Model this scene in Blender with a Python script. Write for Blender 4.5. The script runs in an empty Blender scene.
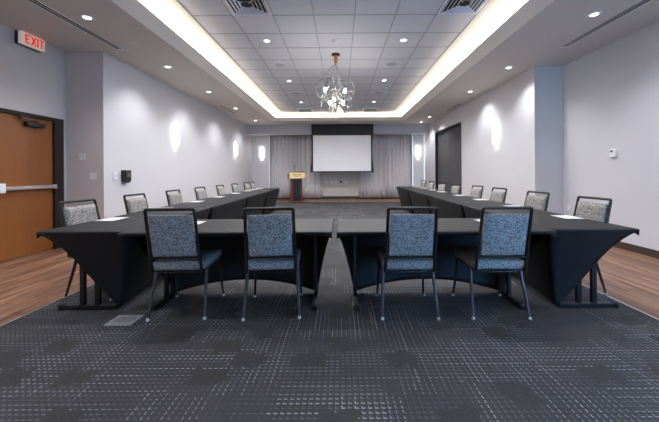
import bpy, bmesh, math, random
from mathutils import Vector, Matrix, Euler
random.seed(7)
SC = bpy.context.scene
COL = SC.collection
PI = math.pi
S = 3.35      # soffit height
CT = 3.597    # tiled ceiling height

# ------------------------------------------------------------------ materials
def new_mat(name):
    m = bpy.data.materials.new(name); m.use_nodes = True
    nt = m.node_tree; b = nt.nodes['Principled BSDF']
    return m, nt, b

def mat(name, col, rough=.6, metal=0., spec=.5, noise=0., nscale=8., bump=0., bscale=200., emit=None, estr=0., coat=0., sheen=0.):
    m, nt, b = new_mat(name)
    b.inputs['Base Color'].default_value = (*col, 1)
    b.inputs['Roughness'].default_value = rough
    b.inputs['Metallic'].default_value = metal
    b.inputs['Specular IOR Level'].default_value = spec
    if coat: b.inputs['Coat Weight'].default_value = coat
    if sheen: b.inputs['Sheen Weight'].default_value = sheen
    tc = nt.nodes.new('ShaderNodeTexCoord')
    if noise:
        n = nt.nodes.new('ShaderNodeTexNoise'); n.inputs['Scale'].default_value = nscale; n.inputs['Detail'].default_value = 3
        nt.links.new(tc.outputs['Object'], n.inputs['Vector'])
        r = nt.nodes.new('ShaderNodeMapRange'); r.inputs['To Min'].default_value = 1-noise; r.inputs['To Max'].default_value = 1+noise
        nt.links.new(n.outputs['Fac'], r.inputs['Value'])
        h = nt.nodes.new('ShaderNodeVectorMath'); h.operation = 'SCALE'; h.inputs[0].default_value = col
        nt.links.new(r.outputs[0], h.inputs['Scale']); nt.links.new(h.outputs[0], b.inputs['Base Color'])
    if bump:
        n = nt.nodes.new('ShaderNodeTexNoise'); n.inputs['Scale'].default_value = bscale; n.inputs['Detail'].default_value = 2
        nt.links.new(tc.outputs['Object'], n.inputs['Vector'])
        bp = nt.nodes.new('ShaderNodeBump'); bp.inputs['Strength'].default_value = bump; bp.inputs['Distance'].default_value = .01
        nt.links.new(n.outputs['Fac'], bp.inputs['Height']); nt.links.new(bp.outputs[0], b.inputs['Normal'])
    if emit:
        b.inputs['Emission Color'].default_value = (*emit, 1); b.inputs['Emission Strength'].default_value = estr
    return m

class NB:
    """small node builder"""
    def __init__(s, nt): s.nt = nt
    def node(s, t): return s.nt.nodes.new(t)
    def inp(s, sock, v):
        if hasattr(v, 'is_linked') or hasattr(v, 'links'): s.nt.links.new(v, sock)
        else: sock.default_value = v
    def m(s, op, a, b=0., c=None):
        n = s.node('ShaderNodeMath'); n.operation = op
        s.inp(n.inputs[0], a); s.inp(n.inputs[1], b)
        if c is not None: s.inp(n.inputs[2], c)
        return n.outputs[0]
    def mix(s, f, a, b):
        n = s.node('ShaderNodeMix'); n.data_type = 'RGBA'
        s.inp(n.inputs[0], f); s.inp(n.inputs[6], a); s.inp(n.inputs[7], b)
        return n.outputs[2]
    def noise(s, vec, scale, detail=2., dim='3D'):
        n = s.node('ShaderNodeTexNoise'); n.inputs['Scale'].default_value = scale; n.inputs['Detail'].default_value = detail
        s.nt.links.new(vec, n.inputs['Vector']); return n.outputs['Fac']
    def comb(s, x, y, z=0.):
        n = s.node('ShaderNodeCombineXYZ'); s.inp(n.inputs[0], x); s.inp(n.inputs[1], y); s.inp(n.inputs[2], z); return n.outputs[0]
    def white(s, vec):
        n = s.node('ShaderNodeTexWhiteNoise'); n.noise_dimensions = '3D'; s.nt.links.new(vec, n.inputs['Vector']); return n.outputs['Value']

def carpet_mat():
    m, nt, b = new_mat('patterned_carpet'); B = NB(nt)
    tc = B.node('ShaderNodeTexCoord'); P = tc.outputs['Object']
    sp = B.node('ShaderNodeSeparateXYZ'); nt.links.new(P, sp.inputs[0]); x, y = sp.outputs[0], sp.outputs[1]
    fr = lambda v, p: B.m('FRACT', B.m('DIVIDE', v, p))
    fl = lambda v, p: B.m('FLOOR', B.m('DIVIDE', v, p))
    lt = lambda v, t: B.m('LESS_THAN', v, t)
    gt = lambda v, t: B.m('GREATER_THAN', v, t)
    # dashes running across (x) and along (y)
    hx = B.m('MULTIPLY', lt(fr(y, .034), .20), lt(fr(x, .035), .60))
    vy = B.m('MULTIPLY', lt(fr(x, .035), .19), lt(fr(y, .034), .62))
    # ragged patches of plain pile and of either weave
    wx = B.m('ADD', x, B.m('MULTIPLY', B.m('SUBTRACT', B.noise(P, 14., 3.), .5), .20))
    wy = B.m('ADD', y, B.m('MULTIPLY', B.m('SUBTRACT', B.noise(P, 13., 3.), .5), .20))
    cell = lambda px, py, k: B.white(B.comb(fl(B.m('ADD', wx, k*.37), px), fl(B.m('ADD', wy, k*.53), py), k))
    ca = cell(.62, .34, 1.); cb = cell(.36, .56, 2.); cc = cell(.20, .17, 3.); cd = cell(.92, .64, 4.)
    plain = gt(cc, .15)
    mh = B.m('MULTIPLY', B.m('ADD', .15, B.m('MULTIPLY', gt(ca, .38), .85)), plain)
    mv = B.m('MULTIPLY', B.m('ADD', .15, B.m('MULTIPLY', gt(cb, .45), .85)), plain)
    row = B.white(B.comb(fl(y, .034), fl(x, .61), 5.)); colr = B.white(B.comb(fl(x, .035), fl(y, .61), 6.))
    h = B.m('MULTIPLY', B.m('MULTIPLY', hx, mh), B.m('ADD', .18, B.m('MULTIPLY', B.m('POWER', row, 2.), .9)))
    v = B.m('MULTIPLY', B.m('MULTIPLY', vy, mv), B.m('ADD', .18, B.m('MULTIPLY', B.m('POWER', colr, 2.), .9)))
    d = B.m('MAXIMUM', h, v)
    d = B.m('MULTIPLY', d, B.m('ADD', .6, B.m('MULTIPLY', cd, .5)))
    fine = B.noise(P, 130., 3.); big = B.noise(P, 1.3, 3.)
    base = B.mix(fine, (.008, .008, .0083, 1), (.080, .077, .076, 1))
    base = B.mix(B.m('MULTIPLY', plain, .35), base, (.055, .054, .061, 1))
    base = B.mix(B.m('MULTIPLY', big, .35), base, (.03, .03, .031, 1))
    colr_ = B.mix(B.m('MINIMUM', d, 1.), base, (.31, .31, .335, 1))
    nt.links.new(colr_, b.inputs['Base Color'])
    b.inputs['Roughness'].default_value = .9; b.inputs['Specular IOR Level'].default_value = .25
    bp = B.node('ShaderNodeBump'); bp.inputs['Strength'].default_value = .5; bp.inputs['Distance'].default_value = .004
    nt.links.new(fine, bp.inputs['Height']); nt.links.new(bp.outputs[0], b.inputs['Normal'])
    return m

def wood_floor_mat():
    m, nt, b = new_mat('plank_floor'); B = NB(nt)
    tc = B.node('ShaderNodeTexCoord'); P = tc.outputs['Object']
    sp = B.node('ShaderNodeSeparateXYZ'); nt.links.new(P, sp.inputs[0]); x, y = sp.outputs[0], sp.outputs[1]
    fl = lambda v, p: B.m('FLOOR', B.m('DIVIDE', v, p)); fr = lambda v, p: B.m('FRACT', B.m('DIVIDE', v, p))
    row = fl(x, .062)
    off = B.white(B.comb(row, 1., 0.))
    yy = B.m('ADD', y, B.m('MULTIPLY', off, 1.2))
    pl = B.white(B.comb(row, fl(yy, .9), 2.))
    g = B.noise(B.comb(B.m('MULTIPLY', x, 22.), B.m('MULTIPLY', y, .9), pl), 1., 5.)
    g = B.m('MULTIPLY', B.m('MAXIMUM', B.m('SUBTRACT', g, .40), 0.), 4.5)
    g = B.m('MINIMUM', g, 1.)
    g2 = B.noise(B.comb(B.m('MULTIPLY', x, 14.), B.m('MULTIPLY', y, .8), B.m('MULTIPLY', pl, 9.)), 1., 2.)
    c = B.mix(pl, (.11, .045, .024, 1), (.43, .23, .138, 1))
    c = B.mix(B.m('MULTIPLY', g, .72), c, (.085, .036, .020, 1))
    c = B.mix(B.m('MULTIPLY', g2, .35), c, (.34, .185, .115, 1))
    gap = B.m('MAXIMUM', B.m('LESS_THAN', fr(x, .062), .03), B.m('LESS_THAN', fr(yy, .9), .003))
    c = B.mix(B.m('MULTIPLY', gap, .6), c, (.06, .03, .02, 1))
    nt.links.new(c, b.inputs['Base Color']); b.inputs['Roughness'].default_value = .42
    b.inputs['Specular IOR Level'].default_value = .4
    return m

def door_wood_mat():
    m, nt, b = new_mat('cherry_veneer'); B = NB(nt)
    tc = B.node('ShaderNodeTexCoord'); P = tc.outputs['Object']
    sp = B.node('ShaderNodeSeparateXYZ'); nt.links.new(P, sp.inputs[0]); y, z = sp.outputs[1], sp.outputs[2]
    g = B.noise(B.comb(B.m('MULTIPLY', y, 26.), B.m('MULTIPLY', z, 1.2), 0.), 1., 5.)
    g2 = B.noise(B.comb(B.m('MULTIPLY', y, 4.), B.m('MULTIPLY', z, 1.6), 3.), 1., 3.)
    c = B.mix(g, (.185, .060, .013, 1), (.30, .102, .022, 1))
    c = B.mix(B.m('MULTIPLY', g2, .5), c, (.25, .08, .017, 1))
    nt.links.new(c, b.inputs['Base Color']); b.inputs['Roughness'].default_value = .42; b.inputs['Coat Weight'].default_value = .15
    return m

def fabric_mat():
    m, nt, b = new_mat('flecked_upholstery'); B = NB(nt)
    tc = B.node('ShaderNodeTexCoord'); P = tc.outputs['Object']
    n1 = B.noise(P, 95., 3.); n2 = B.noise(P, 200., 2.)
    r = B.node('ShaderNodeValToRGB'); r.color_ramp.elements[0].position = .40; r.color_ramp.elements[1].position = .58
    r.color_ramp.elements[0].color = (.070, .067, .064, 1); r.color_ramp.elements[1].color = (.44, .42, .39, 1)
    k = B.m('ADD', B.m('MULTIPLY', n1, .62), B.m('MULTIPLY', n2, .38)); nt.links.new(k, r.inputs[0])
    nt.links.new(r.outputs[0], b.inputs['Base Color']); b.inputs['Roughness'].default_value = .85
    b.inputs['Specular IOR Level'].default_value = .2
    bp = B.node('ShaderNodeBump'); bp.inputs['Strength'].default_value = .3; bp.inputs['Distance'].default_value = .003
    nt.links.new(n2, bp.inputs['Height']); nt.links.new(bp.outputs[0], b.inputs['Normal'])
    return m

def curtain_mat():
    m, nt, b = new_mat('grey_drape'); B = NB(nt)
    tc = B.node('ShaderNodeTexCoord'); P = tc.outputs['Object']
    sp = B.node('ShaderNodeSeparateXYZ'); nt.links.new(P, sp.inputs[0])
    n = B.noise(B.comb(B.m('MULTIPLY', sp.outputs[0], 60.), B.m('MULTIPLY', sp.outputs[2], 20.), 0.), 1., 3.)
    c = B.mix(n, (.60, .57, .575, 1), (.72, .69, .69, 1))
    nt.links.new(c, b.inputs['Base Color']); b.inputs['Roughness'].default_value = .8; b.inputs['Sheen Weight'].default_value = .2
    return m

M = dict(
    wall=mat('wall_paint', (.62, .61, .63), .75, noise=.02, nscale=3., bump=.04, bscale=350.),
    entry=mat('entry_wall_paint', (.57, .545, .525), .75, noise=.02, nscale=3., bump=.04, bscale=350.),
    retl=mat('taupe_return_paint', (.66, .58, .54), .75, noise=.02, nscale=3.),
    ret=mat('return_wall_paint', (.60, .53, .46), .75, noise=.02, nscale=3.),
    bulk=mat('bulkhead_paint', (.50, .50, .51), .7, noise=.02, nscale=3.),
    backpaint=mat('back_wall_paint', (.58, .55, .49), .7, noise=.02),
    soffit=mat('soffit_paint', (.62, .58, .53), .7, noise=.02, nscale=2.),
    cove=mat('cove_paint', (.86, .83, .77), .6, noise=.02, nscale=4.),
    tile=mat('mineral_tile', (.70, .70, .73), .85, noise=.05, nscale=40., bump=.25, bscale=120.),
    tbar=mat('ceiling_grid_metal', (.40, .40, .42), .45, noise=.03),
    base=mat('brown_baseboard', (.055, .038, .028), .5, noise=.1),
    carpet=carpet_mat(), wood=wood_floor_mat(), door=door_wood_mat(), fabric=fabric_mat(), curtain=curtain_mat(),
    doorframe=mat('bronze_frame', (.022, .016, .013), .55, spec=.3, noise=.1),
    cloth=mat('black_stretch_fabric', (.0095, .0095, .010), .6, spec=.32, noise=.08, nscale=30., bump=.06, bscale=500.),
    blackmetal=mat('black_tubing', (.010, .010, .011), .42, spec=.4, noise=.05),
    leg=mat('satin_leg_tubing', (.10, .10, .105), .32, metal=.85, noise=.05),
    legmetal=mat('black_table_metal', (.013, .013, .014), .4, metal=.2, noise=.05),
    glide=mat('pale_glide', (.62, .60, .56), .4, noise=.05),
    blackplastic=mat('black_plastic', (.008, .008, .009), .4, noise=.05),
    white=mat('white_plastic', (.80, .79, .78), .4, noise=.03),
    offwhite=mat('off_white_plastic', (.88, .85, .82), .45, noise=.03),
    paper=mat('white_paper', (.62, .62, .61), .7, noise=.03),
    steel=mat('brushed_steel', (.56, .55, .54), .35, metal=.75, noise=.06, nscale=60.),
    floorplate=mat('satin_plate', (.46, .46, .46), .42, metal=.45, noise=.14, nscale=35.),
    darkpanel=mat('charcoal_panel', (.075, .074, .078), .55, noise=.06, nscale=5.),
    screenwhite=mat('matte_screen', (.92, .92, .93), .85, noise=.01),
    screenblack=mat('screen_black', (.006, .006, .007), .6, noise=.05),
    mahogany=mat('mahogany', (.125, .022, .015), .35, noise=.35, nscale=14., coat=.2),
    headwood=mat('brown_mahogany', (.19, .065, .035), .35, noise=.3, nscale=14., coat=.2),
    gold=mat('brass_plate', (.85, .64, .30), .5, metal=.1, noise=.06),
    darktext=mat('dark_lettering', (.05, .03, .015), .5, noise=.1),
    copper=mat('copper_stem', (.50, .22, .11), .3, metal=.8, noise=.1),
    bronze=mat('dark_bronze', (.05, .032, .025), .35, metal=.6, noise=.1),
    chrome=mat('polished_nickel', (.62, .62, .62), .25, metal=.9, noise=.05),
    nickel=mat('satin_nickel', (.10, .10, .098), .5, metal=.1, noise=.05),
    cable=mat('grey_cable', (.20, .20, .21), .4, metal=.5, noise=.05),
    bulb=mat('glowing_bulb', (1, 1, 1), .4, emit=(1., .96, .90), estr=130.),
    downlens=mat('glowing_lens', (1, 1, 1), .4, emit=(.96, .95, 1.), estr=2.6),
    sconce=mat('glowing_shade', (1, 1, 1), .4, emit=(1., .985, .96), estr=1.8),
    edgeglow=mat('cool_edge_glow', (.7, .75, .78), .5, emit=(.70, .92, 1.), estr=.28),  # emission stands in for cool light on the right panel edges
    edgeglow_dim=mat('soft_edge_glow', (.75, .75, .75), .5, emit=(1., 1., 1.), estr=.10),  # weaker emission stands in for light on the left panel edge
    signface=mat('cream_sign_face', (.62, .55, .47), .5, emit=(1., .80, .66), estr=.10),
    signred=mat('glowing_red_letter', (.55, .01, .005), .5, emit=(1., .03, .012), estr=.28),
    trimring=mat('lamp_trim_ring', (.72, .72, .74), .35, metal=.2, noise=.03),
    slotdark=mat('slot_dark', (.012, .012, .013), .6, noise=.05),
    slotwhite=mat('slot_white', (.88, .87, .85), .45, noise=.03),
    ventmetal=mat('vent_enamel', (.88, .88, .92), .45, noise=.03),
    speaker=mat('speaker_grille', (.46, .47, .52), .6, noise=.08, nscale=200.),
    lcd=mat('grey_display', (.09, .095, .09), .3, noise=.05),
    glass=mat('window_glass', (.9, .95, 1.), .05, noise=.01),
)
M['glass'].node_tree.nodes['Principled BSDF'].inputs['Transmission Weight'].default_value = 1.

# ------------------------------------------------------------------ mesh helpers
class MB:
    def __init__(s): s.bm = bmesh.new()
    def box(s, x0, x1, y0, y1, z0, z1, bevel=0., rot=None, org=None):
        r = bmesh.ops.create_cube(s.bm, size=1.)
        vs = r['verts']
        for v in vs:
            v.co = Vector(((x0+x1)/2+v.co.x*(x1-x0), (y0+y1)/2+v.co.y*(y1-y0), (z0+z1)/2+v.co.z*(z1-z0)))
        if bevel:
            es = list({e for v in vs for e in v.link_edges})
            rr = bmesh.ops.bevel(s.bm, geom=es, offset=bevel, segments=2, affect='EDGES', profile=.5)
            vs = list({v for f in rr['faces'] for v in f.verts} | {v for v in vs if v.is_valid})
        if rot is not None:
            o = Vector(org or (0, 0, 0))
            for v in vs: v.co = rot @ (v.co-o)+o
        return s
    def tube(s, pts, r, n=8, closed=False, caps=True):
        pts = [Vector(p) for p in pts]; N = len(pts)
        rs = r if isinstance(r, (list, tuple)) else [r]*N
        rings = []; up = None
        for i, p in enumerate(pts):
            if closed: t = (pts[(i+1) % N]-p).normalized()+(p-pts[i-1]).normalized()
            elif i == 0: t = pts[1]-p
            elif i == N-1: t = p-pts[i-1]
            else: t = (pts[i+1]-p).normalized()+(p-pts[i-1]).normalized()
            t.normalize()
            if up is None:
                a = Vector((0, 0, 1)) if abs(t.z) < .9 else Vector((1, 0, 0))
                up = (a-t*a.dot(t)).normalized()
            else: up = (up-t*up.dot(t)).normalized()
            sd = t.cross(up)
            rings.append([s.bm.verts.new(p+(up*math.cos(2*PI*k/n)+sd*math.sin(2*PI*k/n))*rs[i]) for k in range(n)])
        for i in range(N if closed else N-1):
            a, b = rings[i], rings[(i+1) % N]
            for k in range(n): s.bm.faces.new((a[k], a[(k+1) % n], b[(k+1) % n], b[k]))
        if caps and not closed:
            s.bm.faces.new(rings[0][::-1]); s.bm.faces.new(rings[-1])
        return s
    def lathe(s, prof, n=20, c=(0, 0, 0)):
        rings = []
        for r, z in prof:
            rings.append([s.bm.verts.new((c[0]+r*math.cos(2*PI*k/n), c[1]+r*math.sin(2*PI*k/n), c[2]+z)) for k in range(n)])
        for a, b in zip(rings, rings[1:]):
            for k in range(n): s.bm.faces.new((a[k], a[(k+1) % n], b[(k+1) % n], b[k]))
        s.bm.faces.new(rings[0][::-1]); s.bm.faces.new(rings[-1])
        return s
    def grid(s, f, nu, nv):
        g = [[s.bm.verts.new(f(i/nu, j/nv)) for j in range(nv+1)] for i in range(nu+1)]
        for i in range(nu):
            for j in range(nv): s.bm.faces.new((g[i][j], g[i+1][j], g[i+1][j+1], g[i][j+1]))
        return s
    def prism(s, poly, axis, a0, a1):
        """2-D polygon extruded along an axis: 'x' -> poly is (y,z); 'y' -> (x,z); 'z' -> (x,y)"""
        mk = {'x': lambda p, a: (a, p[0], p[1]), 'y': lambda p, a: (p[0], a, p[1]), 'z': lambda p, a: (p[0], p[1], a)}[axis]
        A = [s.bm.verts.new(mk(p, a0)) for p in poly]; Bv = [s.bm.verts.new(mk(p, a1)) for p in poly]
        n = len(poly)
        s.bm.faces.new(A); s.bm.faces.new(Bv[::-1])
        for i in range(n): s.bm.faces.new((A[i], A[(i+1) % n], Bv[(i+1) % n], Bv[i]))
        return s
    def build(s, name, m, parent=None, smooth=False, weld=0., loc=None):
        if weld: bmesh.ops.remove_doubles(s.bm, verts=s.bm.verts, dist=weld)
        bmesh.ops.recalc_face_normals(s.bm, faces=s.bm.faces)
        me = bpy.data.meshes.new(name); s.bm.to_mesh(me); s.bm.free()
        me.materials.append(m)
        o = bpy.data.objects.new(name, me); COL.objects.link(o)
        if parent: o.parent = parent
        if loc: o.location = loc
        if smooth:
            for p in me.polygons: p.use_smooth = True
            if smooth != True:
                md = o.modifiers.new('edge', 'EDGE_SPLIT'); md.split_angle = math.radians(smooth)
        return o

def tag(o, label, cat, group=None, kind=None):
    if label: o['label'] = label
    if cat: o['category'] = cat
    if group: o['group'] = group
    if kind: o['kind'] = kind
    return o
def thing(name, loc, label, cat, group=None, rz=0., kind=None):
    o = bpy.data.objects.new(name, None); COL.objects.link(o); o.empty_display_size = .1
    o.location = loc; o.rotation_euler = (0, 0, rz)
    return tag(o, label, cat, group, kind)
def struct(o, label=None, cat=None): return tag(o, label, cat, None, 'structure')
def dup(root, loc, rz, label, group=None):
    r = root.copy(); COL.objects.link(r); r.location = loc; r.rotation_euler = (0, 0, rz); r['label'] = label
    if group: r['group'] = group
    for ch in list(root.children):
        c = ch.copy(); COL.objects.link(c); c.parent = r
        for g in list(ch.children):
            d = g.copy(); COL.objects.link(d); d.parent = c
    return r
def lamp(kind, name, loc, energy, col, rot=(0, 0, 0), **kw):
    l = bpy.data.lights.new(name, kind); l.energy = energy; l.color = col
    for k, v in kw.items(): setattr(l, k, v)
    o = bpy.data.objects.new(name, l); COL.objects.link(o); o.location = loc; o.rotation_euler = rot
    return o
ORD = ['first', 'second', 'third', 'fourth', 'fifth', 'sixth', 'seventh', 'eighth']

# ------------------------------------------------------------------ the room
XL, XLE, XR, XRE = -4.09, -4.73, 3.91, 4.48
YL, YR, YB, YF = 5.40, 6.27, 14.70, -1.9
struct(MB().box(-4.95, 4.75, YF-.1, 15.0, -.1, 0).build('floor', M['wood']), 'brown wood plank floor along the edges of the room', 'floor')
struct(MB().box(-2.765, 2.625, YF, 13.05, 0, .004).build('floor_carpet', M['carpet']), 'dark patterned carpet in the middle of the room', 'carpet')
struct(MB().box(-2.785, -2.765, YF, 13.07, 0, .006).box(2.625, 2.645, YF, 13.07, 0, .006).box(-2.765, 2.625, 13.05, 13.07, 0, .006).build('trim_1', M['steel']), 'thin metal edging around the carpet', 'edging')
struct(MB().box(XL-.64, XL, YL, YB+.2, 0, S).build('wall_left', M['wall']), 'long pale left wall with wall lights', 'wall')
struct(MB().box(XLE-.15, XLE, YF, 4.10, 0, S).box(XLE-.15, XLE, 5.32, YL, 0, S).box(XLE-.15, XLE, 4.10, 5.32, 2.165, S).build('wall_entry', M['entry']), 'pale grey wall around the wooden door', 'wall')
struct(MB().box(XLE, XL, YL-.004, YL, 0, S).build('wall_entry_return', M['retl']), 'short grey wall face beside the wooden door', 'wall')
struct(MB().box(XR, XR+.6, YR, 10.05, 0, S).box(XR, XR+.6, 12.85, YB+.2, 0, S).box(XR, XR+.6, 10.05, 12.85, 2.86, S).build('wall_right', M['wall']), 'pale right wall with a dark partition opening', 'wall')
struct(MB().box(XRE, XRE+.15, YF, YR, 0, S).build('wall_right_recess', M['wall']), 'pale right wall beside the near right tables', 'wall')
struct(MB().box(XR, XRE, YR-.004, YR, 0, S).build('wall_right_return', M['ret']), 'short blue grey wall face at the jog on the right', 'wall')
struct(MB().box(XL, XR, YB, YB+.1, 0, S).build('wall_back', M['backpaint']), 'back wall behind the grey curtains', 'wall')
struct(MB().box(XL, -3.235, 14.40, 14.70, 0, 3.0).build('wall_back_left', M['wall']), 'narrow wall panel left of the curtains', 'wall')
struct(MB().box(3.32, XR, 14.40, 14.70, 0, 3.0).build('wall_back_right', M['wall']), 'narrow wall panel right of the curtains', 'wall')
struct(MB().box(XL, XR, 13.80, 14.25, 2.95, S).build('wall_bulkhead', M['bulk']), 'grey bulkhead above the curtains', 'wall')
# rear wall with a window (behind the camera)
struct(MB().box(XLE, 1.7, YF-.15, YF, 0, S).box(4.3, XRE, YF-.15, YF, 0, S).box(1.7, 4.3, YF-.15, YF, 0, .35).box(1.7, 4.3, YF-.15, YF, 2.9, S).build('wall_rear', M['wall']), 'rear wall behind the camera', 'wall')
wn = thing('window_1', (3.0, YF, .35), 'large daylight window in the rear wall', 'window', kind='structure')
MB().box(-1.3, 1.3, -.12, -.06, 0, .06).box(-1.3, 1.3, -.12, -.06, 2.49, 2.55).box(-1.3, -1.24, -.12, -.06, .06, 2.49).box(1.24, 1.3, -.12, -.06, .06, 2.49).box(-.03, .03, -.12, -.06, .06, 2.49).build('window_frame', M['doorframe'], wn)
MB().box(-1.24, 1.24, -.10, -.09, .06, 2.49).build('pane', M['glass'], wn)
# baseboards
struct(MB().box(XRE-.012, XRE, YF, YR-.004, 0, .11).build('baseboard_right_recess', M['base']), 'dark brown baseboard on the near right wall', 'baseboard')
struct(MB().box(XR+.0, XRE-.012, YR-.016, YR-.004, 0, .11).build('baseboard_right_return', M['base']), 'dark baseboard at the right jog', 'baseboard')
struct(MB().box(XR-.012, XR, YR-.016, 10.0, 0, .11).box(XR-.012, XR, 12.9, 14.4, 0, .11).build('baseboard_right', M['base']), 'dark baseboard along the right wall', 'baseboard')
struct(MB().box(XL, XL+.012, YL-.016, 14.4, 0, .11).build('baseboard_left', M['base']), 'dark baseboard along the left wall', 'baseboard')
struct(MB().box(XLE, XL, YL-.016, YL-.004, 0, .11).build('baseboard_entry', M['base']), 'dark baseboard beside the door', 'baseboard')
struct(MB().box(-3.235, 3.32, YB-.015, YB, 0, .12).build('baseboard_back', M['base']), 'dark baseboard below the curtains', 'baseboard')

# ------------------------------------------------------------------ ceiling
TX0, TX1, TY1, TY0 = -2.212, 2.058, 11.985, 11.985-.61*23
CX0, CX1, CY1, CY0 = -2.785, 2.655, 12.72, TY0-.6
def ring(o, z): return [(CX0-o, CY0-o, z), (CX1+o, CY0-o, z), (CX1+o, CY1+o, z), (CX0-o, CY1+o, z)]
def rings(name, m, rs, label, cat='ceiling'):
    b = MB(); vs = [[b.bm.verts.new(p) for p in r] for r in rs]
    for a, c in zip(vs, vs[1:]):
        for k in range(4): b.bm.faces.new((a[k], a[(k+1) % 4], c[(k+1) % 4], c[k]))
    return struct(b.build(name, m), label, cat)
outer = [(-4.9, YF-.1, S), (4.7, YF-.1, S), (4.7, 15., S), (-4.9, 15., S)]
rings('ceiling_soffit', M['soffit'], [[(p[0], p[1], S+.06) for p in ring(.3, S)], [(p[0], p[1], S+.06) for p in outer], outer, ring(0, S)], 'grey lowered soffit around the ceiling tray')
tile_rect = [(TX0, TY0, CT), (TX1, TY0, CT), (TX1, TY1, CT), (TX0, TY1, CT)]
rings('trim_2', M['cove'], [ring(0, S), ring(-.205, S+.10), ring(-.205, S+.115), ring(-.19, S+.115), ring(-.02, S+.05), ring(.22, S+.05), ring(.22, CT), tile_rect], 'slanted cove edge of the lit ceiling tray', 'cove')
struct(MB().box(TX0-.01, TX1+.01, TY0-.01, TY1+.01, CT, CT+.05).build('ceiling', M['tile']), 'white tiled ceiling inside the tray', 'ceiling')
g = MB()
for i in range(8): g.box(TX0+.61*i-.008, TX0+.61*i+.008, TY0, TY1, CT-.006, CT)
for k in range(24): g.box(TX0, TX1, TY1-.61*k-.008, TY1-.61*k+.008, CT-.005, CT)
struct(g.build('trim_3', M['tbar']), 'metal grid between the ceiling tiles', 'ceiling grid')

# ------------------------------------------------------------------ door (left)
d1 = thing('door_1', (XLE, 4.70, 0), 'orange brown wooden door with a steel push bar', 'door', kind='structure')
MB().box(-.15, .02, -.60, -.45, 0, 2.165).box(-.15, .02, .455, .62, 0, 2.165).box(-.15, .02, -.45, .455, 2.11, 2.165).build('door_frame', M['doorframe'], d1)
MB().box(-.06, -.02, -.447, .452, .012, 2.107).build('door_leaf', M['door'], d1)
pb = MB().box(-.02, .055, -.41, .445, 1.01, 1.06, bevel=.006).build('push_bar', M['steel'], d1)
MB().box(-.02, .085, -.445, -.36, .975, 1.11, bevel=.01).build('latch_housing', M['white'], pb)
MB().box(.0, .058, .40, .452, 1.0, 1.07, bevel=.004).build('end_cap', M['steel'], pb)
cl = MB().box(-.02, .05, -.02, .27, 1.965, 2.035, bevel=.008).build('door_closer', M['blackplastic'], d1)
MB().box(.02, .045, -.10, .12, 2.045, 2.06).box(.02, .045, -.12, -.08, 2.045, 2.112).box(.01, .05, .10, .14, 2.03, 2.062).build('closer_arm', M['blackplastic'], cl)

# partition doors (right)
d2 = thing('door_2', (XR, 11.45, 0), 'dark charcoal partition panel in the right wall', 'door', kind='structure')
MB().box(.0, .12, -1.40, -1.33, 0, 2.86).box(.0, .12, 1.33, 1.40, 0, 2.86).box(.0, .12, -1.33, 1.33, 2.78, 2.86).build('door_frame', M['blackplastic'], d2)
MB().box(.09, .13, -1.33, -.004, .01, 2.78).build('door_leaf', M['darkpanel'], d2)
MB().box(.09, .13, .004, 1.33, .01, 2.78).build('door_leaf', M['darkpanel'], d2)
MB().box(.06, .09, -1.26, -1.20, 2.42, 2.56, bevel=.005).build('latch', M['blackplastic'], d2)

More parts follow.
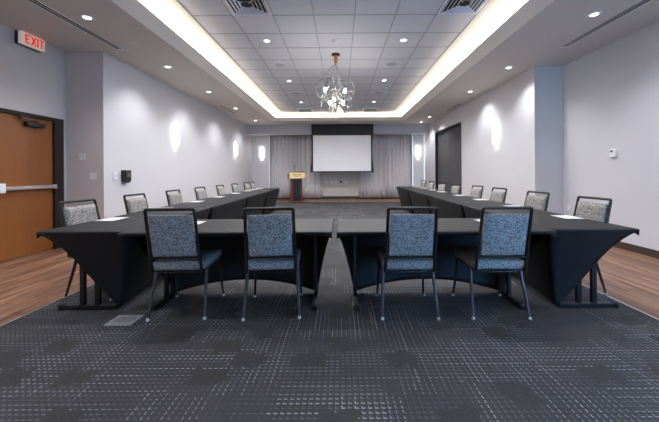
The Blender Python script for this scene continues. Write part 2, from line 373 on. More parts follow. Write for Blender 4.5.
# ------------------------------------------------------------------ chairs
def bent(p, rad=.03, k=4):
    """polyline with its inner corners rounded"""
    p = [Vector(q) for q in p]; out = [p[0]]
    for i in range(1, len(p)-1):
        a = (p[i-1]-p[i]); c = (p[i+1]-p[i]); r = min(rad, a.length*.45, c.length*.45)
        A = p[i]+a.normalized()*r; Cc = p[i]+c.normalized()*r
        for j in range(k+1):
            t = j/k; out.append(A*(1-t)**2+p[i]*2*t*(1-t)+Cc*t*t)
    out.append(p[-1]); return out
def make_chair():
    t = thing('banquet_chair', (0, 0, 0), 'chair', 'chair')
    # seat pad (rounded box, crowned)
    def pad(f0, w, d, th, name):
        pass
    b = MB().box(-.225, .225, -.235, .225, .405, .485, bevel=.028)
    for v in b.bm.verts:
        k = 1-(v.co.x/.24)**2
        if v.co.z > .45: v.co.z += .012*k
        v.co.x *= 1+.05*(v.co.y)
    b.build('seat', M['fabric'], t, smooth=True)
    # backrest pad: leans back with the posts
    yb = lambda z: -.250-(z-.42)*.225
    def backf(front):
        def f(u, v):
            x = -.178+.356*u; z = .545+.35*v
            ex = min(1, (1-abs(2*u-1))/.10); ez = min(1, (1-abs(2*v-1))/.10)
            e = math.sqrt(max(0, min(ex, 1)*min(ez, 1)))
            y = yb(z)+(.012+.022*e if front else -.006-.012*e)
            return (x*(1-.02*v), y, z)
        return f
    b = MB().grid(backf(True), 14, 14).grid(backf(False), 14, 14)
    bm = b.bm; bm.edges.ensure_lookup_table()
    bound = [e for e in bm.edges if e.is_boundary]
    bmesh.ops.bridge_loops(bm, edges=bound)
    b.build('backrest', M['fabric'], t, smooth=50)
    # back frame: inverted U with flat lower rail
    pts = bent([(-.205, -.245, .40), (-.192, yb(.945), .945), (.192, yb(.945), .945), (.205, -.245, .40)], .012, 3)
    b = MB().tube(pts, .0135, 8)
    b.tube([(-.196, yb(.53), .53), (.196, yb(.53), .53)], .010, 6)
    b.build('back_frame', M['blackmetal'], t, smooth=60)
    # seat frame and stretchers
    b = MB().tube([(-.205, -.25, .41), (-.205, .19, .395)], .013, 8).tube([(.205, -.25, .41), (.205, .19, .395)], .013, 8)
    b.tube(bent([(-.205, -.20, .405), (-.12, -.205, .385), (.12, -.205, .385), (.205, -.20, .405)], .04), .010, 8)
    b.tube([(-.205, .18, .395), (.205, .18, .395)], .011, 8)
    b.build('seat_frame', M['blackmetal'], t, smooth=60)
    for sx in (-1, 1):
        for pts, fx, fy in (([(sx*.214, -.150, .415), (sx*.218, -.180, .30), (sx*.233, -.262, .016)], sx*.2325, -.263),
                            ([(sx*.206, .165, .40), (sx*.212, .19, .28), (sx*.230, .240, .016)], sx*.2305, .241)):
            l = MB().tube(pts, [.0150, .0145, .0105], 8).build('leg', M['leg'], t, smooth=60)
            MB().lathe([(.012, .004), (.0145, .007), (.0135, .022), (.009, .028)], 10, (fx, fy, 0)).build('glide', M['glide'], l, smooth=60)
    return t
chair0 = make_chair(); chair_used = [False]
def place_chair(x, y, rz, label, group):
    if not chair_used[0]:
        chair_used[0] = True; chair0.location = (x, y, 0.004); chair0.rotation_euler = (0, 0, rz)
        chair0['label'] = label; chair0['group'] = group; return chair0
    return dup(chair0, (x, y, .004), rz, label, group)
fl_ = ['leftmost of the four chairs with backs to the viewer at the front tables',
       'second from left of the four chairs with backs to the viewer',
       'third from left of the four chairs with backs to the viewer',
       'rightmost of the four chairs with backs to the viewer at the front tables']
for i, (x, y, rz) in enumerate([(-1.395, 2.88, .05), (-.605, 2.88, .08), (.585, 2.865, -.02), (1.342, 2.86, -.02)]):
    place_chair(x, y, rz, fl_[i], 'chairs at the front tables')
LY = [3.29, 4.25, 5.25, 6.26, 7.33, 8.36, 9.40, 10.05]
RY = [3.32, 4.28, 5.36, 6.25, 7.40, 8.43, 9.53, 10.50]
for side, ys, x in (('left', LY, -2.44), ('right', RY, 2.36)):
    s = -1 if side == 'left' else 1
    for i, y in enumerate(ys):
        w = 'nearest' if i == 0 else ('farthest' if i == 7 else ORD[i]+' from the viewer')
        lab = f'{w} of the eight chairs along the {side} row of tables'
        xx = x + s*(.05 if s < 0 else .10)*(i/7)
        place_chair(xx, y, s*PI/2+s*(.12 if (s > 0 or i == 0) else .03)+random.uniform(-.03, .03), lab, f'chairs along the {side} row of tables')

# ------------------------------------------------------------------ tables
T = .74; W = .745
def make_table(L, name_label, group, bar=(-.30, .20), posts=(-.115, .02), yf=.215):
    t = thing('folding_table', (0, 0, 0), name_label, 'table', group)
    h = L/2-.006; xf = h-.17; zf = .012
    MB().box(-h+.012, h-.012, -W/2+.012, W/2-.012, T-.030, T-.006, bevel=.004).build('tabletop', M['legmetal'], t)
    b = MB(); n = 24
    eb = .012
    # top with rounded rim
    b.grid(lambda u, v: (-h+eb+(2*h-2*eb)*u, -W/2+eb+(W-2*eb)*v, T), n, 8)
    def rim(px, py, nx, ny):
        return lambda a: (px+nx*eb*math.sin(a), py+ny*eb*math.sin(a), T-eb+eb*math.cos(a))
    zt = T-eb
    # rims
    def strip(p0, p1, q0, q1):  # p = inner top edge ends, q = outer rim ends
        def f(u, v):
            a = v*PI/2
            I = Vector(p0).lerp(Vector(p1), u); O = Vector(q0).lerp(Vector(q1), u)
            xy = I.lerp(O, math.sin(a)); return (xy.x, xy.y, zt+eb*math.cos(a))
        return f
    c_in = [(-h+eb, -W/2+eb, 0), (h-eb, -W/2+eb, 0), (h-eb, W/2-eb, 0), (-h+eb, W/2-eb, 0)]
    c_out = [(-h, -W/2, 0), (h, -W/2, 0), (h, W/2, 0), (-h, W/2, 0)]
    for k in range(4):
        b.grid(strip(c_in[k], c_in[(k+1) % 4], c_out[k], c_out[(k+1) % 4]), n if k % 2 == 0 else 8, 4)
    # long covered face
    def longf(u, v):
        uu = 2*u-1; e = 1-.27*uu**4
        hz = zf+.105*(1-uu*uu); hy = yf+.06*(1-uu*uu)
        x = uu*h+(uu*xf-uu*h)*v**e
        y = W/2+(hy-W/2)*v
        return (x, y, zt+(hz-zt)*v)
    b.grid(longf, n, 18)
    # ends
    for sx in (-1, 1):
        def endf(s, v, sx=sx):
            yt = -W/2+W*s
            x = h-.17*v**.73
            y = yt+(yf-yt)*(v+.9*(1-s)**1.5*v*(1-v)**3)
            sag = .02*math.sin(PI*s)*math.sin(PI*v)
            return (sx*(x-sag), y, zt+(zf-zt)*v)
        b.grid(endf, 8, 18)
        # small ear folded round the open corner
        b.grid(lambda s, v, sx=sx: (sx*(h-.10*s), -W/2+.004*v, zt-.045*v*(1-s)**.8), 6, 3)
    # lip along the open edge
    b.grid(lambda u, v: ((2*u-1)*h, -W/2+.012*v, zt-.022*v), n, 2)
    o = b.build('stretch_cover', M['cloth'], t, smooth=True, weld=.0006)
    md = o.modifiers.new('cloth', 'SOLIDIFY'); md.thickness = .003; md.offset = 0
    for sx in (-1, 1):
        xl = sx*(h-.17)
        l = MB().box(xl-.024, xl+.024, bar[0], bar[1], 0, .042, bevel=.006).box(xl-.016, xl+.016, posts[0]-.02, posts[0]+.02, .04, .70).box(xl-.016, xl+.016, posts[1]-.02, posts[1]+.02, .04, .70).box(xl-.02, xl+.02, -.28, .20, .69, .712).build('leg_frame', M['legmetal'], t)
        MB().box(xl-.03, xl+.03, bar[0]-.025, bar[0]+.015, 0, .05, bevel=.01).build('foot_cap', M['blackplastic'], l)
    return t
tf = make_table(1.805, 'black covered table at the front, left of the centre gap', 'front tables', (-.16, .225), (.06, .17), .24)
tf.location = (-.968, 2.975, .004)
tg = make_table(1.84, 'black covered table at the front, right of the centre gap', 'front tables', (-.16, .225), (.06, .17), .24)
tg.location = (.882, 2.965, .004)
def side_tables(side, L, y0, xa, xb):
    s = -1 if side == 'left' else 1
    ang = math.atan2(s*(xb-xa), L*4)
    for k in range(4):
        f = (k+.5)/4; x = s*(xa+(xb-xa)*f); y = y0+L*(k+.5)
        w = ['nearest', 'second nearest', 'third nearest', 'farthest'][k]
        lab = f'{w} of the four black covered tables in the {side} row'
        rz = (-PI/2 if side == 'left' else PI/2) - ang
        if k == 0:
            t = make_table(L, lab, f'{side} row of tables'); t.location = (x, y, .004); t.rotation_euler = (0, 0, rz); p = t
        else: dup(p, (x, y, .004), rz, lab)
side_tables('left', 1.88, 2.675, 2.235, 2.35)
side_tables('right', 2.04, 2.66, 2.175, 2.32)

# paper sheets on the tables
def paper(x, y, rz, label, group, first=[None]):
    z = T+.0065
    if first[0] is None:
        o = MB().box(-.098, .098, -.13, .13, 0, .0015).build('paper_sheet', M['paper'])
        tag(o, label, 'paper', group); o.location = (x, y, z); o.rotation_euler = (0, 0, rz); first[0] = o
    else: dup(first[0], (x, y, z), rz, label, group)
for i, y in enumerate([3.42, 4.38, 5.46, 6.50, 7.6, 8.6, 9.35, 10.0]):
    w = 'nearest' if i == 0 else ('farthest' if i == 7 else ORD[i]+' from the viewer')
    paper(-2.48-.012*i, y-.03-(.0 if i < 6 else .12), random.uniform(-.06, .06), f'{w} of the white sheets on the left row of tables', 'sheets on the left row')
for i, y in enumerate([3.40, 4.45, 5.56, 6.56, 7.75, 8.6, 9.55, 10.4]):
    w = 'nearest' if i == 0 else ('farthest' if i == 7 else ORD[i]+' from the viewer')
    paper(2.44+.016*i, y-.04, random.uniform(-.06, .06), f'{w} of the white sheets on the right row of tables', 'sheets on the right row')
paper(-1.50, 3.10, PI/2, 'white sheet on the front table behind the leftmost chair back', 'sheets on the front tables')
paper(1.50, 3.12, PI/2, 'white sheet on the front table behind the rightmost chair back', 'sheets on the front tables')

# ------------------------------------------------------------------ floor outlet plate
fp = thing('floor_outlet_box', (-1.82, 2.625, .004), 'silver floor outlet plate in the carpet by the left front table', 'outlet')
MB().box(-.11, .11, -.09, .09, 0, .006, bevel=.002).build('cover_plate', M['floorplate'], fp)
for sx in (-.04, .05): MB().box(sx-.03, sx+.03, -.045, .045, .006, .010, bevel=.002).build('flap', M['steel'], fp)

# ------------------------------------------------------------------ recessed downlights
def make_down(label, group):
    t = thing('ceiling_downlight', (0, 0, 0), label, 'ceiling light', group)
    b = MB(); n = 24
    prof = [(.048, .002), (.06, -.001), (.085, -.004), (.092, -.003), (.092, .0)]
    rr = [[b.bm.verts.new((r*math.cos(2*PI*k/n), r*math.sin(2*PI*k/n), z)) for k in range(n)] for r, z in prof]
    for a, c in zip(rr, rr[1:]):
        for k in range(n): b.bm.faces.new((a[k], a[(k+1) % n], c[(k+1) % n], c[k]))
    b.build('trim_ring', M['trimring'], t, smooth=True)
    MB().lathe([(.048, -.0012), (.048, -.0004)], 24).build('lens', M['downlens'], t)
    return t
dn0 = [None]
def down(x, y, z, label, group, e):
    if dn0[0] is None: dn0[0] = make_down(label, group); dn0[0].location = (x, y, z)
    else: dup(dn0[0], (x, y, z), 0, label, group)
    lamp('SPOT', 'downlight_lamp', (x, y, z-.03), e, (.93, .94, 1.), spot_size=math.radians(172 if z > 3.5 else 125), spot_blend=.8, shadow_soft_size=.05)
SL = [4.22, 6.19, 8.12, 10.2, 12.6]
for i, y in enumerate(SL): down(-3.41, y, S, f'{ORD[i]} recessed downlight from the viewer in the left soffit', 'downlights in the left soffit', 36)
SR = [4.21, 6.35, 8.23, 10.25, 12.05, 13.25]
SR = [4.21, 6.35, 8.23, 12.0, 13.2]
for i, y in enumerate(SR): down(3.44, y, S, f'{ORD[i]} recessed downlight from the viewer in the right soffit', 'downlights in the right soffit', 36)
for i, y in enumerate([5.58, 8.02, 10.46]):
    down(-1.297, y, CT, f'{ORD[i]} downlight from the viewer on the left side of the tiled ceiling', 'downlights in the tiled ceiling', 92)
    down(1.143, y, CT, f'{ORD[i]} downlight from the viewer on the right side of the tiled ceiling', 'downlights in the tiled ceiling', 92)
# the same rows carry on behind the viewer
for x in (-3.41, 3.44):
    for y in (2.2, .1): lamp('SPOT', 'downlight_lamp', (x, y, S-.03), 62, (.93, .94, 1.), spot_size=math.radians(125), spot_blend=.8, shadow_soft_size=.05)
for x in (-1.297, 1.143):
    for y in (3.14,): lamp('SPOT', 'downlight_lamp', (x, y, CT-.03), 62, (.93, .94, 1.), spot_size=math.radians(125), spot_blend=.8, shadow_soft_size=.05)

# ------------------------------------------------------------------ ceiling fittings
for i, (x, y, s) in enumerate([(-3.27, 4.98, 'left'), (3.32, 4.82, 'right')]):
    o = MB().lathe([(.038, 0), (.038, -.006), (.018, -.008), (.014, -.022), (.02, -.024), (.02, -.028)], 16).build('sprinkler', M['white'], smooth=40, loc=(x, y, S))
    tag(o, f'small white sprinkler cap in the {s} soffit', 'sprinkler', 'sprinklers in the soffits')
o = MB().lathe([(.038, 0), (.038, -.006), (.018, -.008), (.014, -.022), (.02, -.024), (.02, -.028)], 16).build('sprinkler', M['white'], smooth=40, loc=(3.32, 8.75, S))
tag(o, 'small sprinkler far along the right soffit beyond the wall light', 'sprinkler', 'sprinklers in the soffits')
sd = thing('smoke_detector', (-.077, 5.58, CT), 'white smoke detector in front of the chandelier', 'smoke detector')
MB().lathe([(.068, 0), (.068, -.012), (.06, -.02)], 24).build('mounting_base', M['white'], sd, smooth=40)
MB().lathe([(.042, -.02), (.04, -.045), (.02, -.052)], 20).build('sensor_head', M['offwhite'], sd, smooth=40)
for x, xs in ((-1.297, 'left'), (1.143, 'right')):
    for y, ys in ((6.80, 'near'), (9.24, 'far')):
        t = thing('ceiling_speaker', (x, y, CT), f'{ys} {xs} round speaker grille in the tiled ceiling', 'speaker', 'speakers in the tiled ceiling')
        MB().lathe([(.135, 0), (.135, -.003), (.125, -.006)], 28).build('rim', M['ventmetal'], t)
        MB().lathe([(.122, -.006), (.122, -.0075), (.05, -.010)], 28).build('grille', M['speaker'], t, smooth=True)
# slot diffusers
def slot(x, y0, y1, label):
    t = thing('slot_diffuser', (x, (y0+y1)/2, S), label, 'air vent', 'slot diffusers in the soffits')
    h = (y1-y0)/2
    MB().box(-.050, .050, -h, h, -.003, -.001).build('slot', M['slotdark'], t)
    MB().box(-.058, -.047, -h, h, -.008, 0).box(.047, .058, -h, h, -.008, 0).box(-.005, .005, -h, h, -.006, -.001).box(-.058, .058, h, h+.03, -.006, 0).box(-.058, .058, -h-.03, -h, -.006, 0).build('frame', M['slotwhite'], t)
slot(-3.72, 1.6, 5.28, 'long dark slot vent in the near left soffit above the door')
slot(3.80, 1.6, 5.28, 'long dark slot vent in the near right soffit')
slot(-3.71, 9.7, 11.1, 'short slot vent far along the left soffit')
slot(3.72, 9.6, 10.9, 'short slot vent far along the right soffit')
# square supply diffusers
def square_diffuser(x, y, label):
    t = thing('square_diffuser', (x, y, CT), label, 'air vent', 'square diffusers in the tiled ceiling')
    b = MB(); o = .295; i = .26
    b.box(-o, o, -o, -i, -.010, -.004).box(-o, o, i, o, -.010, -.004).box(-o, -i, -i, i, -.010, -.004).box(i, o, -i, i, -.010, -.004)
    b.build('frame', M['ventmetal'], t)
    MB().box(-.265, .265, -.265, .265, -.003, -.001).build('backing', M['slotdark'], t)
    for k in range(4):     # four triangular louvre panels
        b = MB(); R = Matrix.Rotation(k*PI/2, 3, 'Z')
        for j in range(4):
            r = .075+.052*j
            vs = [Vector((-r, -r-.005, -.006)), Vector((r, -r-.005, -.006)), Vector((r+.018, -r-.023, -.018)), Vector((-r-.018, -r-.023, -.018))]
            lo = [R @ v for v in vs]; hi = [R @ (v+Vector((0, 0, .0025))) for v in vs]
            A = [b.bm.verts.new(v) for v in lo]; Bv = [b.bm.verts.new(v) for v in hi]
            b.bm.faces.new(A); b.bm.faces.new(Bv[::-1])
            for q in range(4): b.bm.faces.new((A[q], A[(q+1) % 4], Bv[(q+1) % 4], Bv[q]))
        b.build('louvre', M['ventmetal'], t)
    b = MB()
    for k in range(4):
        R = Matrix.Rotation(k*PI/2, 3, 'Z'); b.tube([R @ Vector((.045, .045, -.009)), R @ Vector((.262, .262, -.011))], .006, 6)
    b.build('rib', M['ventmetal'], t)
square_diffuser(-1.297, 4.36, 'square louvred air vent in the ceiling tiles at top left')
square_diffuser(1.753, 4.36, 'square louvred air vent in the ceiling tiles at top right')
for x, s in ((-1.297, 'left'), (1.143, 'right')):
    t = thing('return_grille', (x, 11.68, CT), f'white framed return grille at the far {s} of the tiled ceiling', 'air vent', 'return grilles in the tiled ceiling')
    MB().box(-.30, .30, -.30, -.235, -.035, 0).box(-.30, .30, .235, .30, -.035, 0).box(-.30, -.235, -.235, .235, -.035, 0).box(.235, .30, -.235, .235, -.035, 0).build('frame', M['slotwhite'], t)
    b = MB().box(-.235, .235, -.235, .235, -.004, -.001)
    for j in range(9): b.box(-.235, .235, -.215+.05*j, -.20+.05*j, -.012, -.004)
    b.build('grille', M['speaker'], t)

# ------------------------------------------------------------------ chandelier
cx, cy = -.077, 6.22
ch = thing('chandelier', (cx, cy, CT), 'chandelier of open wire cages hanging from the tiled ceiling', 'chandelier')
MB().lathe([(.085, 0), (.085, -.022), (.03, -.034)], 24).build('canopy', M['bronze'], ch, smooth=40)
MB().lathe([(.030, -.034), (.034, -.05), (.034, -.16), (.022, -.18)], 16).build('stem', M['copper'], ch, smooth=40)
def _hex(tilt):
    d = Vector((1, 1, 1)).normalized(); e1 = Vector((2, -1, -1)).normalized(); e2 = d.cross(e1)*-1
    Mx = Matrix((e1, -d, e2)); 
    if Mx.determinant() < 0: Mx = Matrix((e1, -d, -e2))
    return Matrix.Rotation(tilt, 3, 'X') @ Mx
HEX = _hex(.10)
CUBE = [(i, j, k) for i in (-1, 1) for j in (-1, 1) for k in (-1, 1)]
def cage(c, e, eul, mtl='nickel', bulb=True, sz=(1, 1, 1)):
    R = (HEX if eul is None else Euler(eul).to_matrix()); c = Vector(c)
    V = [c+R @ Vector((a*e*sz[0], b_*e*sz[1], d*e*sz[2])) for a, b_, d in CUBE]
    b = MB()
    for i in range(8):
        for j in range(i+1, 8):
            if sum(1 for q in range(3) if CUBE[i][q] != CUBE[j][q]) == 1: b.tube([V[i], V[j]], .0066, 6)
    o = b.build('cage', M[mtl], ch, smooth=True)
    top = max(V, key=lambda v: v.z)
    MB().tube([(0, 0, -.17), tuple(top)], .0045, 6).build('cable', M['cable'], ch, smooth=True)
    if bulb:
        bz = c-Vector((0, 0, .02))
        MB().tube([top, c+Vector((0, 0, .05))], .004, 6).lathe([(.017, .02), (.017, .075), (.006, .085)], 12, tuple(c)).build('socket', M['bronze'], o, smooth=50)
        MB().lathe([(.006, -.055), (.018, -.040), (.025, -.018), (.022, .0), (.016, .02), (.012, .022)], 14, tuple(c)).build('bulb', M['bulb'], o, smooth=True)
# (x, y, z) below the canopy in metres
cage((-.215, -.04, -.70), .135, None)
cage((.185, .02, -.71), .135, None)
cage((-.045, .14, -.86), .125, (.5, .7, .9))
cage((-.115, -.10, -.97), .125, (.95, .3, .4))
cage((.145, -.08, -.97), .125, (-.9, .35, 1.2))
cage((.055, .02, -1.11), .115, (.10, -.10, .45), sz=(1.2, 1.2, .75))
for pts in ([(-.15, -.12, -.50), (-.29, -.16, -1.0)], [(.11, -.12, -.52), (.31, -.14, -1.0)]):
    MB().tube(pts, .007, 6).build('rod', M['nickel'], ch, smooth=True)

# ------------------------------------------------------------------ wall sconces
def make_sconce(loc, rz, label, first=[None]):
    if first[0] is not None: dup(first[0], loc, rz, label); s0 = first[0]
    else:
        t = thing('wall_sconce', loc, label, 'wall light', 'lit wall sconces', rz); first[0] = t
        MB().box(-.055, .055, -.012, 0, -.12, .12, bevel=.004).build('back_plate', M['steel'], t)
        MB().prism([(-.10, -.015), (-.094, -.06), (-.055, -.085), (.055, -.085), (.094, -.06), (.10, -.015)], 'z', -.18, .185).build('lamp_shade', M['sconce'], t)
        MB().box(-.105, .105, -.090, -.012, -.200, -.182, bevel=.004).build('bottom_rim', M['steel'], t)
    d = Euler((0, 0, rz)).to_matrix() @ Vector((0, -.05, 0))
    lamp('POINT', 'sconce_lamp', (loc[0]+d.x, loc[1]+d.y, loc[2]+.235), .8, (1., .97, .93), shadow_soft_size=.03)
    lamp('POINT', 'sconce_lamp', (loc[0]+d.x, loc[1]+d.y, loc[2]-.245), .3, (1., .97, .93), shadow_soft_size=.03)
# local front is -y
make_sconce((XL, 7.72, 2.11), PI/2, 'lit wall light nearest the viewer on the left wall')
make_sconce((XL, 12.15, 2.11), PI/2, 'lit wall light farther back on the left wall')
make_sconce((XR, 7.77, 2.11), -PI/2, 'lit wall light on the right wall')
make_sconce((-3.61, 14.40, 2.12), 0, 'lit wall light on the back wall left of the curtains')
make_sconce((3.60, 14.40, 2.13), 0, 'lit wall light on the back wall right of the curtains')

# ------------------------------------------------------------------ exit sign
ex = thing('exit_sign', (XLE, 4.71, 3.235), 'red lettered exit sign high above the wooden door', 'exit sign')
MB().box(0, .07, -.17, .19, -.09, .10, bevel=.006).build('housing', M['blackplastic'], ex)
MB().box(.07, .125, -.19, .175, -.09, .092, bevel=.006).build('sign_face', M['signface'], ex)
b = MB()
def seg(y0, z0, y1, z1, w=.021):
    d = Vector((y1-y0, z1-z0)).normalized(); n = Vector((-d.y, d.x))*w/2
    b.prism([(y0+n.x, z0+n.y), (y1+n.x, z1+n.y), (y1-n.x, z1-n.y), (y0-n.x, z0-n.y)], 'x', .124, .129)
zt_, zb_ = .066, -.066
def E_(y): seg(y, zb_, y, zt_); seg(y, zt_-.010, y+.058, zt_-.010); seg(y, 0, y+.048, 0); seg(y, zb_+.010, y+.058, zb_+.010)
E_(-.128); seg(-.045, zb_, .021, zt_); seg(-.045, zt_, .021, zb_)
seg(.053, zb_, .053, zt_); seg(.112, zb_, .112, zt_-.02); seg(.079, zt_-.010, .147, zt_-.010)
b.build('lettering', M['signred'], ex)

# ------------------------------------------------------------------ wall plates and small things
def plate(loc, rz, label, name, cat, kind):
    t = thing(name, loc, label, cat, None, rz)
    if kind == 'switch':
        MB().box(-.058, .058, -.007, 0, -.06, .06, bevel=.003).build('cover_plate', M['offwhite'], t)
        for sx in (-.025, .025): MB().box(sx-.014, sx+.014, -.011, -.006, -.03, .03, bevel=.002).build('rocker', M['white'], t)
    elif kind == 'blank':
        MB().box(-.055, .055, -.007, 0, -.06, .06, bevel=.003).build('cover_plate', M['offwhite'], t)
        MB().lathe([(.02, -.012), (.02, .0)], 14).build('knob', M['white'], t).rotation_euler = (PI/2, 0, 0)
    elif kind == 'outlet':
        MB().box(-.038, .038, -.006, 0, -.06, .06, bevel=.003).build('cover_plate', M['white'], t)
        for sz in (-.022, .022): MB().box(-.015, .015, -.009, -.005, sz-.013, sz+.013, bevel=.002).build('socket', M['offwhite'], t)
    elif kind == 'dark':
        MB().box(-.045, .045, -.012, 0, -.06, .06, bevel=.003).build('cover_plate', M['blackplastic'], t)
        MB().box(-.02, .02, -.018, -.011, -.03, .03, bevel=.002).build('socket', M['lcd'], t)
    return t
plate((-4.455, YL-.004, 1.53), 0, 'beige switch plate on the grey wall face right of the door', 'light_switch', 'light switch', 'switch')
plate((-4.27, YL-.004, 1.20), 0, 'lower beige wall plate on the grey wall face right of the door', 'dimmer_switch', 'light switch', 'blank')
kp = thing('card_reader', (XL, 5.65, 1.197), 'small white wall control left of the black dispenser', 'wall control', None, PI/2)
MB().box(-.045, .045, -.02, 0, -.075, .075, bevel=.006).build('housing', M['white'], kp)
MB().box(-.014, .014, -.023, -.019, -.03, .035, bevel=.002).build('button', M['speaker'], kp)
ds = thing('wall_dispenser', (XL, 5.90, 1.19), 'black dispenser box on the left wall by the corner', 'dispenser', None, PI/2)
MB().box(-.085, .085, -.09, 0, -.10, .115, bevel=.012).build('housing', M['blackplastic'], ds)
MB().box(-.05, .05, -.096, -.088, -.02, .06, bevel=.004).build('window', M['lcd'], ds)
MB().box(-.05, .05, -.085, -.02, -.125, -.10, bevel=.006).build('nozzle', M['legmetal'], ds)
th = thing('thermostat', (XRE, 5.10, 1.53), 'small white thermostat on the right wall', 'thermostat', None, -PI/2)
MB().box(-.058, .058, -.035, 0, -.068, .068, bevel=.008).build('housing', M['white'], th)
MB().box(-.036, .012, -.038, -.034, .015, .048, bevel=.001).build('display', M['lcd'], th)
plate((XRE, 6.12, .535), -PI/2, 'white outlet low on the right wall beside the jog', 'wall_outlet', 'outlet', 'outlet')
for i, x in enumerate([-.66, -.40, -.20, .26]):
    w = ['leftmost', 'second from left', 'third from left', 'rightmost'][i]
    plate((x, YB, .80), 0, f'{w} of the white wall plates below the projection screen', 'wall_outlet', 'outlet', 'outlet')['group'] = 'wall plates below the screen'
plate((.03, YB, .80), 0, 'black wall plate among the white ones below the screen', 'media_plate', 'outlet', 'dark')

# ------------------------------------------------------------------ curtains
def curtain(x0, x1, label, seed):
    rnd = random.Random(seed); n = int((x1-x0)/.012); cells = []; x = 0; ph = [0.]
    for i in range(n):
        w = .19+.06*math.sin(i*.045+seed)+.03*math.sin(i*.11)
        ph.append(ph[-1]+.012/w*2*PI)
    amp = [.065+.03*math.sin(i*.06+seed*2) for i in range(n+1)]
    def f(u, v):
        i = min(n, int(round(u*n)))
        y = amp[i]*(math.sin(ph[i])+.25*math.sin(2*ph[i]+1))*(.8+.25*(1-v))
        return (x0+(x1-x0)*u+.01*math.sin(ph[i]*.5)*(1-v), 14.53+y, .06+2.99*v)
    o = MB().grid(f, n, 6).build('curtain', M['curtain'], smooth=True)
    md = o.modifiers.new('cloth', 'SOLIDIFY'); md.thickness = .004
    return tag(o, label, 'curtain', 'grey curtains on the back wall')
curtain(-3.22, -.845, 'grey pleated curtain left of the screen behind the lectern', 1)
curtain(.86, 3.30, 'grey pleated curtain right of the projection screen', 4)

# added glowing strips imitate light on the panel edges beside the curtains
struct(MB().box(3.325, 3.36, 14.385, 14.40, .12, 2.95).box(3.865, 3.90, 14.385, 14.40, .12, 2.95).build('trim_4', M['edgeglow']), 'pale added glow strips up the edges of the right wall panel', 'edge glow')
struct(MB().box(-3.275, -3.24, 14.385, 14.40, .12, 2.95).build('trim_5', M['edgeglow_dim']), 'pale added glow strip up the edge of the left wall panel', 'edge glow')

# ------------------------------------------------------------------ projection screen
ps = thing('projection_screen', (.085, 13.72, 2.90), 'pulled down white projection screen with black borders', 'projection screen')
MB().box(-1.33, 1.38, -.10, .074, .01, .445, bevel=.008).build('housing', M['screenblack'], ps)
MB().box(-1.27, 1.27, -.012, -.006, -1.605, -.03).build('screen_surface', M['screenwhite'], ps)
bb = MB()
bb.box(-1.27, 1.27, -.013, -.005, -.03, .02)
for sx in (-1, 1):
    out = []
    for k in range(13):
        t = k/12; out.append((sx*(1.325+.07*(1-t)**3+.03*t**3), -1.605+1.62*t))
    bb.prism([(sx*1.27, -1.605), (sx*1.27, .015)]+out[::-1], 'y', -.012, -.006)
bb.build('black_border', M['screenblack'], ps)
MB().box(-1.40, 1.40, -.03, .012, -1.65, -1.603, bevel=.006).build('bottom_bar', M['screenblack'], ps)

# ------------------------------------------------------------------ lectern
lc = thing('lectern', (-1.82, 12.85, .004), 'dark red wooden lectern with brass nameplate before the curtains', 'lectern', None, math.radians(20))
MB().box(-.30, .30, -.24, .24, 0, .05, bevel=.008).box(-.27, .27, -.21, .21, .05, .075, bevel=.006).build('base', M['mahogany'], lc)
MB().box(-.225, .225, -.15, .17, .075, 1.0, bevel=.008).build('post', M['mahogany'], lc)
MB().box(-.15, .15, -.168, -.148, .10, .985, bevel=.004).build('front_panel', M['blackplastic'], lc)
hd = MB().prism([(-.24, .98), (.22, .98), (.24, 1.18), (-.24, 1.27)], 'x', -.31, .31)
hd.build('desk', M['headwood'], lc)
MB().box(-.32, .32, -.265, -.238, 1.0, 1.235, bevel=.004).build('nameplate', M['gold'], lc)
b = MB(); rnd = random.Random(3); x = -.165
for w in (.05, .045, .04, .045, .05, .035, .04):   # worn, unreadable engraved word: short strokes
    b.box(x, x+.009, -.269, -.264, 1.125, 1.175); b.box(x+w-.018, x+w-.009, -.269, -.264, 1.125, 1.165); b.box(x, x+w-.010, -.269, -.264, rnd.choice([1.125, 1.146, 1.162]), rnd.choice([1.172, 1.168]))
    x += w+.004
for k in range(9): b.box(-.11+.025*k, -.095+.025*k, -.269, -.264, 1.078, 1.094)
lp = [o for o in lc.children if o.name.startswith('nameplate')][0]
b.build('lettering', M['darktext'], lp)
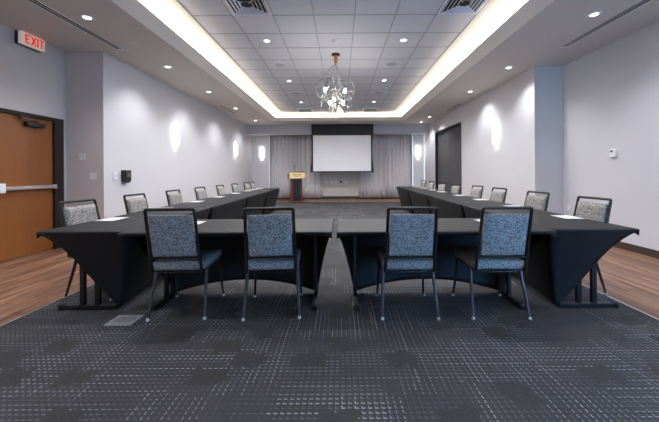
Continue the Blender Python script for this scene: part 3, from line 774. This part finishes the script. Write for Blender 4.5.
mc = MB().tube(bent([(-.02, .0, 1.22), (-.02, .03, 1.36), (-.06, -.04, 1.50)], .08, 6), .006, 6).build('gooseneck', M['blackplastic'], lc, smooth=True)
MB().tube([(-.055, -.03, 1.485), (-.085, -.075, 1.545)], [.012, .018], 8).build('microphone', M['blackplastic'], mc, smooth=50)

# ------------------------------------------------------------------ light
WARM = (1., .89, .74)
yc, yl = (CY0+CY1)/2, CY1-CY0
LED = 4.6
for x, tilt in ((CX0+.03, .25), (CX1-.03, -.25)):
    lamp('AREA', 'cove_led', (x, yc, S+.085), LED*yl, WARM, (PI, tilt, 0), shape='RECTANGLE', size=.04, size_y=yl)
for y, tilt in ((CY1-.03, -.25), ):
    lamp('AREA', 'cove_led', ((CX0+CX1)/2, y, S+.085), LED*(CX1-CX0), WARM, (PI-tilt*0, 0, 0), shape='RECTANGLE', size=CX1-CX0, size_y=.04)
# daylight through the rear window
lamp('AREA', 'window_daylight', (3.0, YF-.03, 1.62), 2100, (.16, .47, 1.), (PI/2, 0, PI), spread=math.radians(77), shape='RECTANGLE', size=2.45, size_y=2.5)
w = bpy.data.worlds.new('sky'); SC.world = w; w.use_nodes = True
w.node_tree.nodes['Background'].inputs[0].default_value = (.55, .72, 1., 1); w.node_tree.nodes['Background'].inputs[1].default_value = .04

# ------------------------------------------------------------------ camera
cam = bpy.data.cameras.new('camera'); co = bpy.data.objects.new('camera', cam); COL.objects.link(co)
cam.sensor_width = 36.; cam.lens = 36.*312/659
cam.shift_x = -10.7/659; cam.shift_y = -38.6/659
co.location = (0, 0, 1.24)
co.rotation_euler = (Matrix.Rotation(PI/2, 3, 'X') @ Matrix.Rotation(-.0055, 3, 'Z')).to_euler()
cam.clip_start = .05
SC.camera = co
SC.view_settings.view_transform = 'Standard'; SC.view_settings.look = 'None'; SC.view_settings.exposure = 1.13; SC.view_settings.gamma = 1.
SC.view_settings.use_curve_mapping = False
SC.cycles.max_bounces = 8; SC.cycles.diffuse_bounces = 5; SC.cycles.use_denoising = True
SC.cycles.sample_clamp_indirect = 6.
